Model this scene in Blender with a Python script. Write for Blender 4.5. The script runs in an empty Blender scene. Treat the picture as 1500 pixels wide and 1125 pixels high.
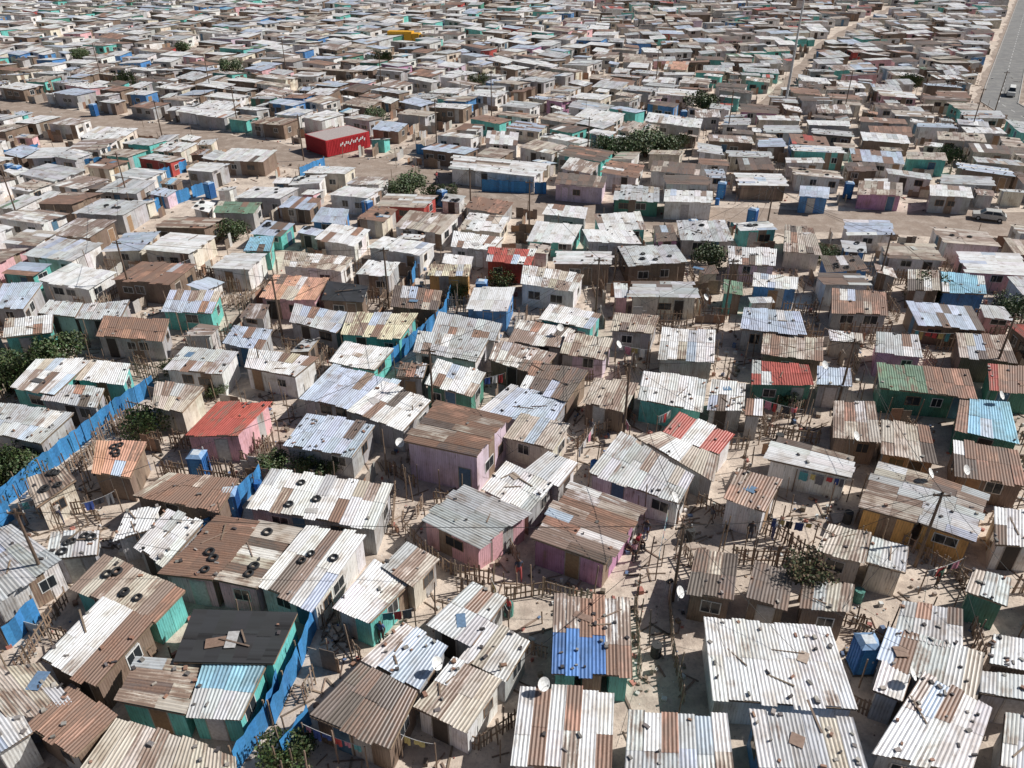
import bpy, math, random, numpy as np
from mathutils import Vector, Matrix
random.seed(7); rnd=random.random; U=random.uniform
sc=bpy.context.scene
# ---------------------------------------------------------------- camera
H=35.0; F=1141.0; PT=math.radians(32.0); cp,sp=math.cos(PT),math.sin(PT)
cd=bpy.data.cameras.new("camera"); cam=bpy.data.objects.new("camera",cd); sc.collection.objects.link(cam)
cam.location=(0,0,H); cam.rotation_euler=(math.pi/2-PT,0,0); cd.lens=36*F/1500; cd.clip_end=6000; sc.camera=cam
def G(u,v,h=0.0):
    "survey reading -> true plan position (metres) of a point standing h above the ground"
    dx=(u-750)/F; dy=(v-562.5)/F
    t=(H-h)/(sp+dy*cp)
    return Vector((dx*t,(cp-dy*sp)*t))
# ---------------------------------------------------------------- light
az=math.atan2(0.97,0.22); el=math.radians(42)
sd=Vector((math.sin(az)*math.cos(el),math.cos(az)*math.cos(el),math.sin(el)))
sl=bpy.data.lights.new("sun","SUN"); sl.energy=5.0; sl.angle=math.radians(.5); sl.color=(1,.975,.935)
so=bpy.data.objects.new("sun",sl); sc.collection.objects.link(so); so.rotation_euler=sd.to_track_quat('Z','Y').to_euler()
w=bpy.data.worlds.new("World"); sc.world=w; w.use_nodes=True; nt=w.node_tree
sky=nt.nodes.new("ShaderNodeTexSky"); sky.sky_type='NISHITA'; sky.sun_disc=False; sky.sun_elevation=el; sky.sun_rotation=az
nt.links.new(sky.outputs[0],nt.nodes["Background"].inputs[0]); nt.nodes["Background"].inputs[1].default_value=0.05
sc.view_settings.view_transform='Standard'; sc.view_settings.look='None'; sc.view_settings.exposure=0
# ---------------------------------------------------------------- materials
class NT:
    def __init__(s,name):
        s.m=bpy.data.materials.new(name); s.m.use_nodes=True; s.t=s.m.node_tree; s.b=s.t.nodes["Principled BSDF"]
    def n(s,ty,**k):
        x=s.t.nodes.new("ShaderNode"+ty)
        for a,b in k.items(): setattr(x,a,b)
        return x
    def put(s,sock,v):
        if hasattr(v,'is_output') : s.t.links.new(v,sock)
        else: sock.default_value=v
    def math(s,op,a,b=0.0,c=0.0):
        x=s.n("Math",operation=op); s.put(x.inputs[0],a); s.put(x.inputs[1],b); s.put(x.inputs[2],c); return x.outputs[0]
    def noise(s,vec,sc_,det=4,rough=.55):
        x=s.n("TexNoise"); s.t.links.new(vec,x.inputs["Vector"]); x.inputs["Scale"].default_value=sc_; x.inputs["Detail"].default_value=det; x.inputs["Roughness"].default_value=rough; return x.outputs["Fac"]
    def mr(s,v,a,b,c=0.,d=1.):
        x=s.n("MapRange"); s.put(x.inputs[0],v); s.put(x.inputs[1],a); s.put(x.inputs[2],b); s.put(x.inputs[3],c); s.put(x.inputs[4],d); return x.outputs[0]
    def mix(s,f,a,b,mode='MIX'):
        x=s.n("Mix",data_type='RGBA',blend_type=mode); s.put(x.inputs[0],f); s.put(x.inputs[6],a); s.put(x.inputs[7],b); return x.outputs[2]
    def mapv(s,vec,scl):
        x=s.n("Mapping"); s.t.links.new(vec,x.inputs[0]); x.inputs["Scale"].default_value=scl; return x.outputs[0]
PITCH=.19
def sheet_mat(name,pitch,bump,rough=.45,metal=.0,valley=.25,dirt=1.):
    q=NT(name); at=q.n("Attribute",attribute_name="Col"); uv=q.n("UVMap").outputs[0]
    rust=at.outputs["Alpha"]
    a=q.noise(q.mapv(uv,(4.2,.4,1)),1.0,7,.68); b=q.noise(uv,.6,6,.62); c=q.noise(uv,9,3,.6)
    comb=q.math('ADD',q.math('MULTIPLY',a,.55),q.math('ADD',q.math('MULTIPLY',b,.35),q.math('MULTIPLY',c,.1)))
    lo=q.math('MULTIPLY_ADD',rust,-.38,.668)
    msk=q.mr(comb,lo,q.math('ADD',lo,.08))
    rc=q.mix(q.mr(c,.3,.7),(.15,.075,.048,1),(.36,.22,.155,1)); rc=q.mix(q.mr(b,.35,.6),rc,(.25,.17,.13,1))
    col=q.mix(q.mr(a,.40,.66,.0,.55*dirt),at.outputs["Color"],(.62,.58,.54,1),'MULTIPLY')
    col=q.mix(q.mr(b,.48,.64,0,.7*dirt),col,(.64,.57,.50,1),'MULTIPLY')
    g_=q.noise(q.mapv(uv,(7,1.1,1)),1.0,5,.7)
    col=q.mix(q.mr(g_,.56,.66,0,.7*dirt),col,(.36,.31,.27,1),'MULTIPLY')
    col=q.mix(q.math('MULTIPLY',msk,.88),col,rc)
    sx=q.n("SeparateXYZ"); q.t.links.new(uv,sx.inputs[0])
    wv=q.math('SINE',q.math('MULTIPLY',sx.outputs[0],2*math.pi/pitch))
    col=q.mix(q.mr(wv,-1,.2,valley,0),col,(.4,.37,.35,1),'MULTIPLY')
    q.t.links.new(col,q.b.inputs["Base Color"])
    q.b.inputs["Roughness"].default_value=rough
    bp=q.n("Bump"); bp.inputs["Strength"].default_value=.5; bp.inputs["Distance"].default_value=.03
    q.t.links.new(q.math('ADD',q.math('MULTIPLY',wv,bump),q.math('MULTIPLY',b,1.0)),bp.inputs["Height"]); q.t.links.new(bp.outputs[0],q.b.inputs["Normal"])
    return q.m
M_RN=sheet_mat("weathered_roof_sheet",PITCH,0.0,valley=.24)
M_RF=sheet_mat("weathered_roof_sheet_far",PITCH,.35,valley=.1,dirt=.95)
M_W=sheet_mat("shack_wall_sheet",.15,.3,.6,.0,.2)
def paint(name,rough=.7,ns=6):
    q=NT(name); at=q.n("Attribute",attribute_name="Col"); tc=q.n("TexCoord").outputs["Object"]
    n=q.noise(tc,ns,5); q.t.links.new(q.mix(q.mr(n,.35,.7,0,.6),at.outputs["Color"],(.5,.46,.42,1),'MULTIPLY'),q.b.inputs["Base Color"]); q.b.inputs["Roughness"].default_value=rough; return q.m
M_P=paint("worn_paint"); M_SK=paint("cloth_and_skin",.8,20)
q=NT("window_glass"); q.b.inputs["Base Color"].default_value=(.03,.035,.04,1); q.b.inputs["Roughness"].default_value=.12; M_G=q.m
q=NT("leaves"); at=q.n("Attribute",attribute_name="Col"); q.t.links.new(at.outputs["Color"],q.b.inputs["Base Color"]); q.b.inputs["Roughness"].default_value=.6; M_L=q.m
def ground_mat(name,c1,c2,c3,c4,lit=1.,tr=0.):
    q=NT(name); tc=q.n("TexCoord").outputs["Object"]
    a=q.noise(tc,.09,6,.6); b=q.noise(tc,.5,9,.7); c=q.noise(tc,5,5,.7)
    col=q.mix(q.mr(a,.38,.62),c1,c2); col=q.mix(q.mr(b,.46,.62),col,c3); col=q.mix(q.mr(c,.5,.68,0,.65),col,c4)
    v=q.n("TexVoronoi"); q.t.links.new(tc,v.inputs["Vector"]); v.inputs["Scale"].default_value=2.8
    col=q.mix(q.mr(v.outputs["Distance"],.10,.05,0,lit),col,(.16,.13,.11,1))
    v2=q.n("TexVoronoi"); q.t.links.new(tc,v2.inputs["Vector"]); v2.inputs["Scale"].default_value=1.9
    col=q.mix(q.mr(v2.outputs["Distance"],.07,.04,0,lit),col,(.8,.8,.78,1))
    q.t.links.new(col,q.b.inputs["Base Color"]); q.b.inputs["Roughness"].default_value=.95
    bp=q.n("Bump"); bp.inputs["Distance"].default_value=.14; bp.inputs["Strength"].default_value=.8; q.t.links.new(q.math('ADD',b,q.math('MULTIPLY',c,.25)),bp.inputs["Height"]); q.t.links.new(bp.outputs[0],q.b.inputs["Normal"])
    return q.m
M_S=ground_mat("sand",(.70,.59,.49,1),(.59,.49,.40,1),(.42,.34,.28,1),(.33,.27,.225,1))
M_D=ground_mat("dirt_track",(.34,.26,.205,1),(.28,.215,.17,1),(.42,.34,.28,1),(.21,.165,.135,1),.4)
M_A=ground_mat("asphalt",(.22,.215,.21,1),(.18,.175,.17,1),(.27,.26,.24,1),(.15,.145,.14,1),.1)
# ---------------------------------------------------------------- mesh builder
class MB:
    def __init__(s): s.v=[];s.f=[];s.c=[];s.m=[];s.u=[]
    def face(s,pts,col,mat=0,uv=None):
        b=len(s.v); s.v.extend(pts); n=len(pts); s.f.append(tuple(range(b,b+n)))
        if len(col)==3: col=(*col,0.)
        s.c.extend([col]*n); s.m.append(mat); s.u.extend(uv if uv else [(0.04,0.)]*n)
    def box(s,o,X,Y,Z,col,mat=0):
        "o corner, X,Y,Z edge vectors"
        o=Vector(o);X=Vector(X);Y=Vector(Y);Z=Vector(Z)
        p=[o,o+X,o+X+Y,o+Y]; t=[a+Z for a in p]
        s.face(t,col,mat); s.face(p[::-1],col,mat)
        for i in range(4):
            j=(i+1)%4; s.face([p[i],p[j],t[j],t[i]],col,mat)
    def tube(s,a,b,r,col,mat=0,n=6,r2=None):
        a=Vector(a);b=Vector(b);d=(b-a).normalized(); x=d.orthogonal().normalized(); y=d.cross(x); r2=r if r2 is None else r2
        A=[a+(x*math.cos(k*6.2832/n)+y*math.sin(k*6.2832/n))*r for k in range(n)]
        B=[b+(x*math.cos(k*6.2832/n)+y*math.sin(k*6.2832/n))*r2 for k in range(n)]
        for k in range(n):
            j=(k+1)%n; s.face([A[k],A[j],B[j],B[k]],col,mat)
        s.face(B,col,mat); s.face(A[::-1],col,mat)
    def mesh(s,name,mats):
        me=bpy.data.meshes.new(name); me.from_pydata([tuple(p) for p in s.v],[],s.f)
        for m in mats: me.materials.append(m)
        me.polygons.foreach_set("material_index",s.m)
        at=me.color_attributes.new("Col",'FLOAT_COLOR','CORNER'); at.data.foreach_set("color",np.array(s.c,dtype=np.float32).ravel())
        uv=me.uv_layers.new(name="UVMap"); uv.data.foreach_set("uv",np.array(s.u,dtype=np.float32).ravel())
        return me
def ob(name,me,loc=(0,0,0),rz=0,sc_=1):
    o=bpy.data.objects.new(name,me); sc.collection.objects.link(o); o.location=loc; o.rotation_euler=(0,0,rz); o.scale=(sc_,)*3; return o
# ---------------------------------------------------------------- occupancy plan
OX,OY,RES=-320,0,.4; occ=np.zeros((1600,1150),bool)
def idx(x,y): return int((x-OX)/RES),int((y-OY)/RES)
def samples(P,gap):
    c=sum(P,Vector((0,0)))/4; Q=[]
    for p in P:
        d=p-c; L=d.length; Q.append(c+d*((L+gap*1.3)/max(L,.1)))
    n1=max(2,int(max((Q[1]-Q[0]).length,(Q[2]-Q[3]).length)/.35)+1); n2=max(2,int(max((Q[3]-Q[0]).length,(Q[2]-Q[1]).length)/.35)+1)
    s,t=np.meshgrid(np.linspace(0,1,n1),np.linspace(0,1,n2)); s=s.ravel();t=t.ravel()
    X=sum(wt*q.x for wt,q in zip(((1-s)*(1-t),s*(1-t),s*t,(1-s)*t),Q)); Y=sum(wt*q.y for wt,q in zip(((1-s)*(1-t),s*(1-t),s*t,(1-s)*t),Q))
    return np.clip(((X-OX)/RES).astype(int),0,1599),np.clip(((Y-OY)/RES).astype(int),0,1149)
def mark(P,gap=0.): i,j=samples(P,gap); occ[i,j]=True
def free(P,gap=0.): i,j=samples(P,gap); return not occ[i,j].any()
def seg_quad(a,b,wd):
    d=(b-a).normalized(); n=Vector((-d.y,d.x))*wd/2; return [a-n,b-n,b+n,a+n]
# ---------------------------------------------------------------- palettes
RC={'w':((.88,.88,.875),.12),'g':((.60,.61,.62),.22),'b':((.57,.64,.76),.1),'B':((.13,.28,.62),.1),'r':((.48,.28,.20),.7),'R':((.52,.13,.10),.3),
    'n':((.62,.55,.47),.45),'d':((.20,.16,.135),.4),'k':((.06,.06,.062),-.8),'G':((.22,.33,.23),.35),'t':((.34,.60,.76),.05),'m':((.82,.79,.76),.6),'y':((.74,.68,.50),.4),'o':((.76,.44,.31),.3)}
WC={'P':(.84,.50,.54),'V':(.60,.32,.50),'T':(.18,.62,.57),'W':(.88,.87,.86),'N':(.26,.19,.145),'O':(.76,.44,.16),'G':(.10,.31,.23),'B':(.10,.29,.62),'S':(.50,.50,.51),'C':(.78,.72,.61),'R':(.48,.08,.07),'L':(.76,.62,.74)}
def jit(c,a=.08):
    k=1+U(-a,a); return tuple(min(.92,max(.01,x*k*(1+U(-.03,.03)))) for x in c)
def shack(P,h,roof,wall,level,along_s=False,plain=False,name="corrugated_iron_shack",weights=None,tilt=1.):
    """P: 4 plan corners CCW (front-left, front-right, back-right, back-left) of the roof"""
    c=sum(P,Vector((0,0)))/4; L=[Vector((p.x-c.x,p.y-c.y)) for p in P]
    m=MB(); ta,tb=U(-.14,.14)*tilt,U(-.18,.18)*tilt
    z0=[h-ta-tb,h+ta-tb,h+ta+tb,h-ta+tb]
    def pos(s,t,dz=0.):
        k=((1-s)*(1-t),s*(1-t),s*t,(1-s)*t)
        return Vector((sum(a*q.x for a,q in zip(k,L)),sum(a*q.y for a,q in zip(k,L)),sum(a*q for a,q in zip(k,z0))+dz))
    Ls=((L[1]-L[0]).length+(L[2]-L[3]).length)/2; Lt=((L[3]-L[0]).length+(L[2]-L[1]).length)/2
    A,B=(Lt,Ls) if along_s else (Ls,Lt)   # A across corrugation, B along
    n=max(1,round(A/(.76 if level else 1.3))); uo,vo=U(0,40),U(0,40)
    K=(max(4,round(A/n/(PITCH/4))) if level==2 else 1)
    mainc=random.choice(roof)
    nsp=1 if B<3.0 else (2 if B<6 else 3)
    cuts0=[k/nsp+(U(-.1,.1) if 0<k<nsp else 0) for k in range(nsp+1)]; flat=(mainc=='k')
    for i in range(n):
        cuts=list(cuts0)
        if nsp>1 and level:
            for k in range(1,nsp): cuts[k]+=U(-.03,.03)+(U(-.15,.15) if rnd()<.2 else 0)
        e0,e1=(-U(-.015,.065),1+U(-.015,.065)) if level and not flat else (0,1)
        for k in range(nsp):
            r=rnd(); ch=mainc if (plain or r<.64) else (random.choice(roof) if r<.84 or len(roof)>3 else random.choice('ngrwmbnrd'))
            if flat: ch='k'
            elif plain: ch=roof[min(len(roof)-1,int((i+.5)/n*len(roof)))] if plain=='s' else roof[min(len(roof)-1,int((k+.5)/nsp*len(roof)))]
            bc,ru=RC[ch]; col=(*jit(bc,.02 if flat else .15),min(1,max(-1,ru+U(-.22,.25))))
            b0=e0 if k==0 else cuts[k]-.02; b1=e1 if k==nsp-1 else cuts[k+1]
            dz=0 if flat else .012*(k%2)+U(0,.022)+.01*(i%2)
            for q_ in range(K):
                a0=(i+q_/K)/n; a1=(i+(q_+1)/K)/n
                u0,u1=a0*A+uo,a1*A+uo
                if level==2 and not flat:
                    d0=dz+.019*math.sin(2*math.pi*u0/PITCH); d1=dz+.019*math.sin(2*math.pi*u1/PITCH)
                else: d0=d1=dz
                if along_s: pts=[pos(b0,a1,d1),pos(b0,a0,d0),pos(b1,a0,d0),pos(b1,a1,d1)]; uv=[(u1,b0*B+vo),(u0,b0*B+vo),(u0,b1*B+vo),(u1,b1*B+vo)]
                else: pts=[pos(a0,b0,d0),pos(a1,b0,d1),pos(a1,b1,d1),pos(a0,b1,d0)]; uv=[(u0,b0*B+vo),(u1,b0*B+vo),(u1,b1*B+vo),(u0,b1*B+vo)]
                if flat: uv=[(.047,x[1]) for x in uv]
                m.face(pts,col,0,uv)
            vo+=3.7
    # walls
    ins=.2; es,et=ins/max(Ls,1),ins/max(Lt,1)
    W=[(es,et),(1-es,et),(1-es,1-et),(es,1-et)]; wc=WC[wall]
    doorwall=random.choice([0,0,1,3])
    for i in range(4):
        a,b=W[i],W[(i+1)%4]; pa,pb=pos(*a,-.045),pos(*b,-.045); d=Vector((pb.x-pa.x,pb.y-pa.y,0)); Lw=d.length
        if Lw<.3: continue
        d/=Lw; nn=Vector((d.y,-d.x,0)); k=max(1,round(Lw/.9)) if level else 1
        for j in range(k):
            f0,f1=j/k,(j+1)/k; off=nn*(U(0,.02) if level else 0)
            A_=pa.lerp(pb,f0)+off; B_=pa.lerp(pb,f1)+off
            cc=jit(wc,.09); ru=.10+U(0,.15)
            if rnd()<(.13 if level else .0): cc,ru=random.choice([((.50,.49,.48),.3),((.36,.27,.2),.5),(jit(wc,.3),.3)])
            m.face([Vector((A_.x,A_.y,-.1)),Vector((B_.x,B_.y,-.1)),B_,A_],(*cc,ru),1,[(uo+f0*Lw,vo),(uo+f1*Lw,vo),(uo+f1*Lw,vo+2.4),(uo+f0*Lw,vo+2.4)])
        def onwall(x0,x1,y0,y1,dep,col,mat):
            o=Vector((pa.x,pa.y,y0))+d*x0; m.box(o-nn*.05,d*(x1-x0),nn*(.05+dep),(0,0,y1-y0),col,mat)
        slots=[]
        zt=min(pa.z,pb.z)
        if i==doorwall and Lw>1.8:
            x=U(.4,Lw-1.3); dc=random.choice([(.08,.06,.05),(.05,.04,.035),(.35,.22,.13),(.6,.58,.55),wc,(.1,.2,.3)])
            onwall(x-.07,x+.92,0,min(2.0,zt-.08),.03,jit((.5,.45,.4),.3),2); onwall(x,x+.85,0.02,min(1.93,zt-.15),.045,jit(dc),2); slots.append((x-.3,x+1.1))
        nwin=0 if (Lw<2 or rnd()<.25) else (1 if Lw<4.5 else 2)
        for _ in range(nwin*3):
            if nwin<=0: break
            ww=U(.7,1.3); x=U(.3,max(.35,Lw-ww-.3))
            if any(x<s1 and x+ww>s0 for s0,s1 in slots) or x+ww>Lw-.1: continue
            slots.append((x-.3,x+ww+.3)); nwin-=1; y0=U(.85,1.05); y1=min(y0+U(.6,.85),zt-.15)
            fc=random.choice([(.8,.8,.78),(.75,.72,.68),(.3,.2,.13)])
            onwall(x-.06,x+ww+.06,y0-.06,y1+.06,.035,fc,2); onwall(x,x+ww/2-.02,y0,y1,.042,(0,0,0),3); onwall(x+ww/2+.02,x+ww,y0,y1,.042,(0,0,0),3)
    if level==2 or (level==1 and rnd()<.8):
        # timber fascia + weights on the roof
        if level==2 :
            for (s0,t0,s1,t1) in ((0,0,1,0),(1,0,1,1),(1,1,0,1),(0,1,0,0)):
                if rnd()<.7:
                    a=pos(.01+s0*.98,.01+t0*.98,-.13); b=pos(.01+s1*.98,.01+t1*.98,-.13); d=(b-a).normalized(); m.box(a,b-a,d.cross(Vector((0,0,1)))*.05,(0,0,.085),jit((.28,.2,.14),.3),2)
        nw=int(U(1,13 if level==2 else 9)) if weights is None else weights
        if weights is None and rnd()<.18: nw+=16
        for _ in range(nw):
            s,t=U(.06,.94),U(.06,.94)
            if rnd()<.4: s=random.choice([.05,.95]) if rnd()<.5 else s; t=t if s in(.05,.95) else random.choice([.05,.95])
            p=pos(s,t,.035); an=U(0,3.14); d=Vector((math.cos(an),math.sin(an),0)); e=Vector((-d.y,d.x,0))
            r=rnd()
            if r<.66: m.box(p,d*U(.08,.3),e*U(.07,.2),(0,0,U(.04,.13)),jit(random.choice([(.3,.28,.26),(.45,.4,.36),(.08,.07,.07),(.35,.2,.14),(.2,.18,.17)]),.2),2)
            elif r<.9 and .15<s<.75 and .15<t<.75: m.box(p,d*U(.6,1.9),e*U(.04,.1),(0,0,.04),jit((.26,.19,.14),.3),2)
            elif .2<s<.75 and .2<t<.75: # loose patched sheet or plastic
                m.box(p+Vector((0,0,.01)),d*U(.6,1.3),e*U(.4,.7),(0,0,.02),jit(random.choice([(.55,.54,.52),(.3,.2,.15),(.15,.25,.38),(.1,.1,.1),(.45,.35,.28)])),2)
    me=m.mesh(name,[M_RN if level==2 else M_RF,M_W,M_P,M_G]); o=ob(name,me,(c.x,c.y,0))
    return c,pos
# ---------------------------------------------------------------- surveyed shacks
HERO="""
-45 985 60 972 118 1040 10 1052 gn S
100 998 170 1050 112 1112 38 1062 rn N
-50 1045 30 1040 48 1072 -5 1108 bw W
172 1052 345 1108 350 1170 100 1150 gn S
205 962 300 965 270 1045 172 1030 nng T x
300 965 392 975 352 1052 272 1045 gtt T p
282 888 436 896 402 976 254 970 k T p
152 814 272 866 226 910 102 860 mnn T t
150 870 224 912 142 1008 60 964 wwr N s
-70 800 20 770 92 822 -12 886 bgw W
320 752 382 762 312 852 235 842 rRr P x t p
382 762 440 770 376 862 312 852 dn P x t
446 776 538 784 462 888 376 856 wwm W t
396 686 575 712 550 776 362 742 gnw S t
246 690 350 702 322 752 194 726 nr N
184 748 236 742 220 776 166 790 wg W
246 745 298 770 242 828 196 796 wg S
142 645 215 650 190 700 134 690 ro N t
38 700 92 682 112 704 52 742 nw C t
75 780 145 775 142 812 68 822 bg S t
548 818 602 850 542 912 490 890 nmw T
594 792 644 818 606 862 560 832 ngw C
690 852 742 874 692 946 628 915 gg S
716 910 776 944 742 996 672 960 wn S
592 910 656 946 616 1010 533 966 wbm S
662 965 736 1000 686 1072 605 1032 wng W
528 972 612 1016 572 1096 452 1046 rnd N
812 873 850 875 848 987 808 986 mB T s2
850 875 886 878 888 988 848 987 rB T s2
886 878 922 880 926 990 888 988 mr T s2
762 1006 900 1014 896 1128 748 1118 nwr S
920 1046 1066 1050 1078 1140 914 1140 gwn G
1030 908 1216 920 1258 1036 1044 1022 w W w p
1098 1042 1250 1054 1272 1130 1112 1124 gw B
1020 802 1082 812 1074 882 1006 868 dn N
1106 822 1164 836 1154 892 1092 880 dd N
1178 840 1252 858 1244 900 1170 892 dn N
1322 880 1412 892 1410 952 1308 934 gg S
1300 920 1442 960 1432 1028 1284 964 gb S
1292 968 1336 984 1322 1026 1278 1012 w S
1352 985 1452 1042 1422 1135 1278 1102 gw S
1455 930 1530 938 1530 985 1448 974 nw N
1438 982 1530 992 1530 1030 1434 1016 wg S
1472 1046 1560 1054 1560 1140 1464 1124 gw S
1426 834 1482 846 1476 886 1414 866 gn G
1214 768 1276 784 1266 826 1196 806 nr C
1278 785 1332 798 1326 840 1268 826 gn C
1286 677 1366 700 1346 765 1262 740 nng O x
1368 700 1446 723 1428 790 1348 766 ngn O x
1456 742 1530 756 1530 800 1458 796 w W
1080 688 1146 703 1122 746 1060 729 rn W h2.6
1140 640 1254 668 1244 698 1124 674 mw W x
1396 645 1492 660 1504 712 1398 695 rd N
1222 587 1282 590 1290 648 1220 640 n N
1292 612 1362 626 1372 680 1290 664 nd N
1406 585 1480 590 1494 652 1398 630 wt G
1284 533 1420 540 1432 582 1288 570 Gr G s
1446 535 1520 540 1520 575 1450 570 Rr G
838 706 943 741 887 826 778 790 mnr V x
680 712 776 752 700 800 617 760 bgg P x
742 676 812 710 776 750 705 716 wg S
802 662 846 680 820 712 768 688 gw W
645 588 746 612 700 668 592 645 rnr L x h3.4
746 566 832 586 806 626 700 602 bgb S
762 606 836 624 812 658 738 636 rn C
908 635 1016 700 996 736 862 690 g W
994 605 1076 638 1054 664 970 632 RwR W s
966 632 1052 668 1046 704 934 642 nw S
942 546 1036 556 1030 600 934 583 gw T
1042 558 1092 564 1090 600 1036 598 w S
1094 580 1118 584 1116 612 1090 608 w S
316 588 398 590 350 640 270 638 RrR P p
450 605 550 625 516 668 415 648 bg S
486 536 586 560 545 604 440 582 nbr S
560 560 632 585 592 628 508 602 w S
510 458 612 462 586 496 498 488 yn T
432 448 520 462 492 484 424 470 gb S
365 510 466 526 432 552 358 536 wy W
270 508 350 516 326 548 240 540 g W
342 478 400 486 382 512 324 500 b S
152 466 248 470 238 496 140 490 rn S
52 525 134 528 80 580 15 566 w T
134 528 192 536 182 562 108 552 w T
-30 585 108 605 60 652 -50 625 bgb S
72 560 152 566 142 598 60 588 gg S
228 560 300 570 266 602 222 592 wn C
612 484 716 496 698 530 605 515 gw W
642 460 736 476 726 496 632 486 g W
640 528 712 546 692 578 622 562 wn G
586 528 626 532 620 556 580 552 g S
760 470 846 480 820 508 744 500 mw W
726 500 816 516 790 548 716 528 md N
806 444 882 458 866 482 790 468 wm T
830 490 898 498 886 524 820 516 mn L
782 528 862 545 832 588 760 568 dr N
870 556 936 562 916 602 854 588 nn N
766 388 856 400 842 428 762 418 mw W
900 458 966 464 956 488 894 482 n S
970 480 1048 486 1046 530 964 524 bw S
1090 450 1172 456 1182 492 1084 482 wb S
1118 488 1206 496 1206 528 1114 520 nr N
1102 526 1184 536 1192 566 1100 562 Rrn G
1198 534 1246 540 1248 568 1196 564 b S
1218 425 1298 430 1302 458 1218 456 rr S
1284 486 1346 490 1352 524 1282 518 wg V
1400 488 1475 490 1490 530 1405 525 dn N
1378 400 1442 404 1446 430 1380 428 tg B
1330 395 1375 398 1378 425 1330 422 dn N
1150 330 1190 335 1204 372 1148 365 nm C
1066 362 1138 366 1136 388 1068 384 w L
1104 400 1170 405 1168 424 1102 420 bw B
664 340 738 348 720 366 660 360 w W
716 362 786 366 776 388 712 382 rR R
632 384 690 388 688 408 626 404 y O
402 402 482 408 462 440 380 436 o P
480 412 540 420 532 442 470 438 k N p
418 370 518 376 500 396 414 390 wn W
578 420 648 428 640 452 572 446 d N
250 425 325 430 310 458 236 452 bn T
8 468 78 462 76 486 4 494 w T
-40 415 62 418 34 452 -50 446 b S
72 440 122 444 110 464 56 458 g S
122 444 190 440 176 470 110 466 g S
668 228 800 240 784 258 660 246 w W x
714 192 760 196 758 212 710 208 w W
1258 266 1322 270 1322 286 1256 282 n V
1172 272 1216 274 1214 290 1170 288 b B
902 272 966 276 966 294 898 290 g G
818 252 890 258 884 276 812 270 dn L
974 276 1044 280 1044 298 972 296 w W
1362 270 1422 274 1426 290 1362 286 w S
470 304 512 308 506 328 456 322 b B
366 346 402 348 396 370 356 366 t T
320 294 384 298 372 314 312 310 Gd S
976 90 1010 92 1006 102 972 100 o C
950 164 1030 174 1026 188 944 178 w S
1060 410 1088 412 1088 432 1058 430 G T
"""
def quads(line):
    p=line.split(); n=[float(x) for x in p[:8]]; return n,p[8],p[9],p[10:]
TY=[]
for line in HERO.strip().splitlines():
    n,rf,wl,op=quads(line); h=U(2.15,2.35)
    if n[1]>870 and n[1]<880 and n[0]>800 and n[0]<900: h=2.3
    for o_ in op:
        if o_[0]=='h': h=float(o_[1:])
    bl,br,fr,fl=[G(n[i],n[i+1],h) for i in (0,2,4,6)]
    P=[fl,fr,br,bl]; mark(P,.4)
    lv=2 if sum(P,Vector((0,0))).y/4<85 else 1
    pl='s' if 's' in op else (True if ('p' in op or 's2' in op) else False)
    c,pos=shack(P,h,rf[::-1] if 's2' in op else rf,wl,lv,'x' in op,pl,weights=(30 if 'w' in op else None),tilt=0.05 if 's2' in op else .8)
    if 't' in op:
        for _ in range(random.randint(3,5)): TY.append((c,pos(U(.12,.88),U(.12,.88),.11)))
# ---------------------------------------------------------------- roads
def ribbon(name,pts,wd,mat,z=.004,jw=.5):
    m=MB(); pp=[]
    for a,b in zip(pts[:-1],pts[1:]):
        k=max(1,int((b-a).length/3)); pp+= [a.lerp(b,i/k) for i in range(k)]
    pp.append(pts[-1]); E=[]
    for i,p in enumerate(pp):
        d=(pp[min(i+1,len(pp)-1)]-pp[max(i-1,0)]).normalized(); n=Vector((-d.y,d.x)); E.append((p+n*(wd/2+U(-jw,jw)),p-n*(wd/2+U(-jw,jw))))
    for (a,b),(c,d) in zip(E[:-1],E[1:]): m.face([(b.x,b.y,z),(d.x,d.y,z),(c.x,c.y,z),(a.x,a.y,z)],(1,1,1))
    return ob(name,m.mesh(name,[mat]))
g=MB(); g.face([(-3000,-500,0),(3000,-500,0),(3000,5000,0),(-3000,5000,0)],(1,1,1)); ob("ground",g.mesh("ground",[M_S]))
main=[G(-500,70),G(0,152),G(250,190),G(400,218),G(540,244),G(660,264),G(760,286),G(860,302),G(960,312),G(1180,318),G(1560,322)]
main=[p+Vector((0,-1.6)) for p in main]
ribbon("dirt_road",main,9,M_D,.004,.8)
for i,(a,b) in enumerate(zip(main[:-1],main[1:])): mark(seg_quad(a,b,8.0 if i<5 else 9.6),0)
rr=[Vector((86,70)),Vector((90,115)),Vector((98,163)),Vector((206,345)),Vector((305,512))]
ribbon("dirt_verge",rr,9,M_D,.004,.6); ribbon("asphalt_road",rr,6.5,M_A,.008,.05)
kb=MB(); mk=MB()
for a,b in zip(rr[:-1],rr[1:]):
    mark(seg_quad(a,b,9.5),0); d=(b-a).normalized(); n=Vector((-d.y,d.x))
    for s_ in (1,-1):
        o_=a+n*s_*3.3; kb.box((o_.x,o_.y,-.05),((b-a).x,(b-a).y,0),(n.x*.15*s_,n.y*.15*s_,0),(0,0,.17),(.5,.49,.47))
    L_=(b-a).length; k=0
    while k<L_-2:
        o_=a+d*k-n*.06; mk.face([(o_.x,o_.y,.012),(o_.x+d.x*2,o_.y+d.y*2,.012),(o_.x+d.x*2+n.x*.12,o_.y+d.y*2+n.y*.12,.012),(o_.x+n.x*.12,o_.y+n.y*.12,.012)],(.75,.75,.72)); k+=5
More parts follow.
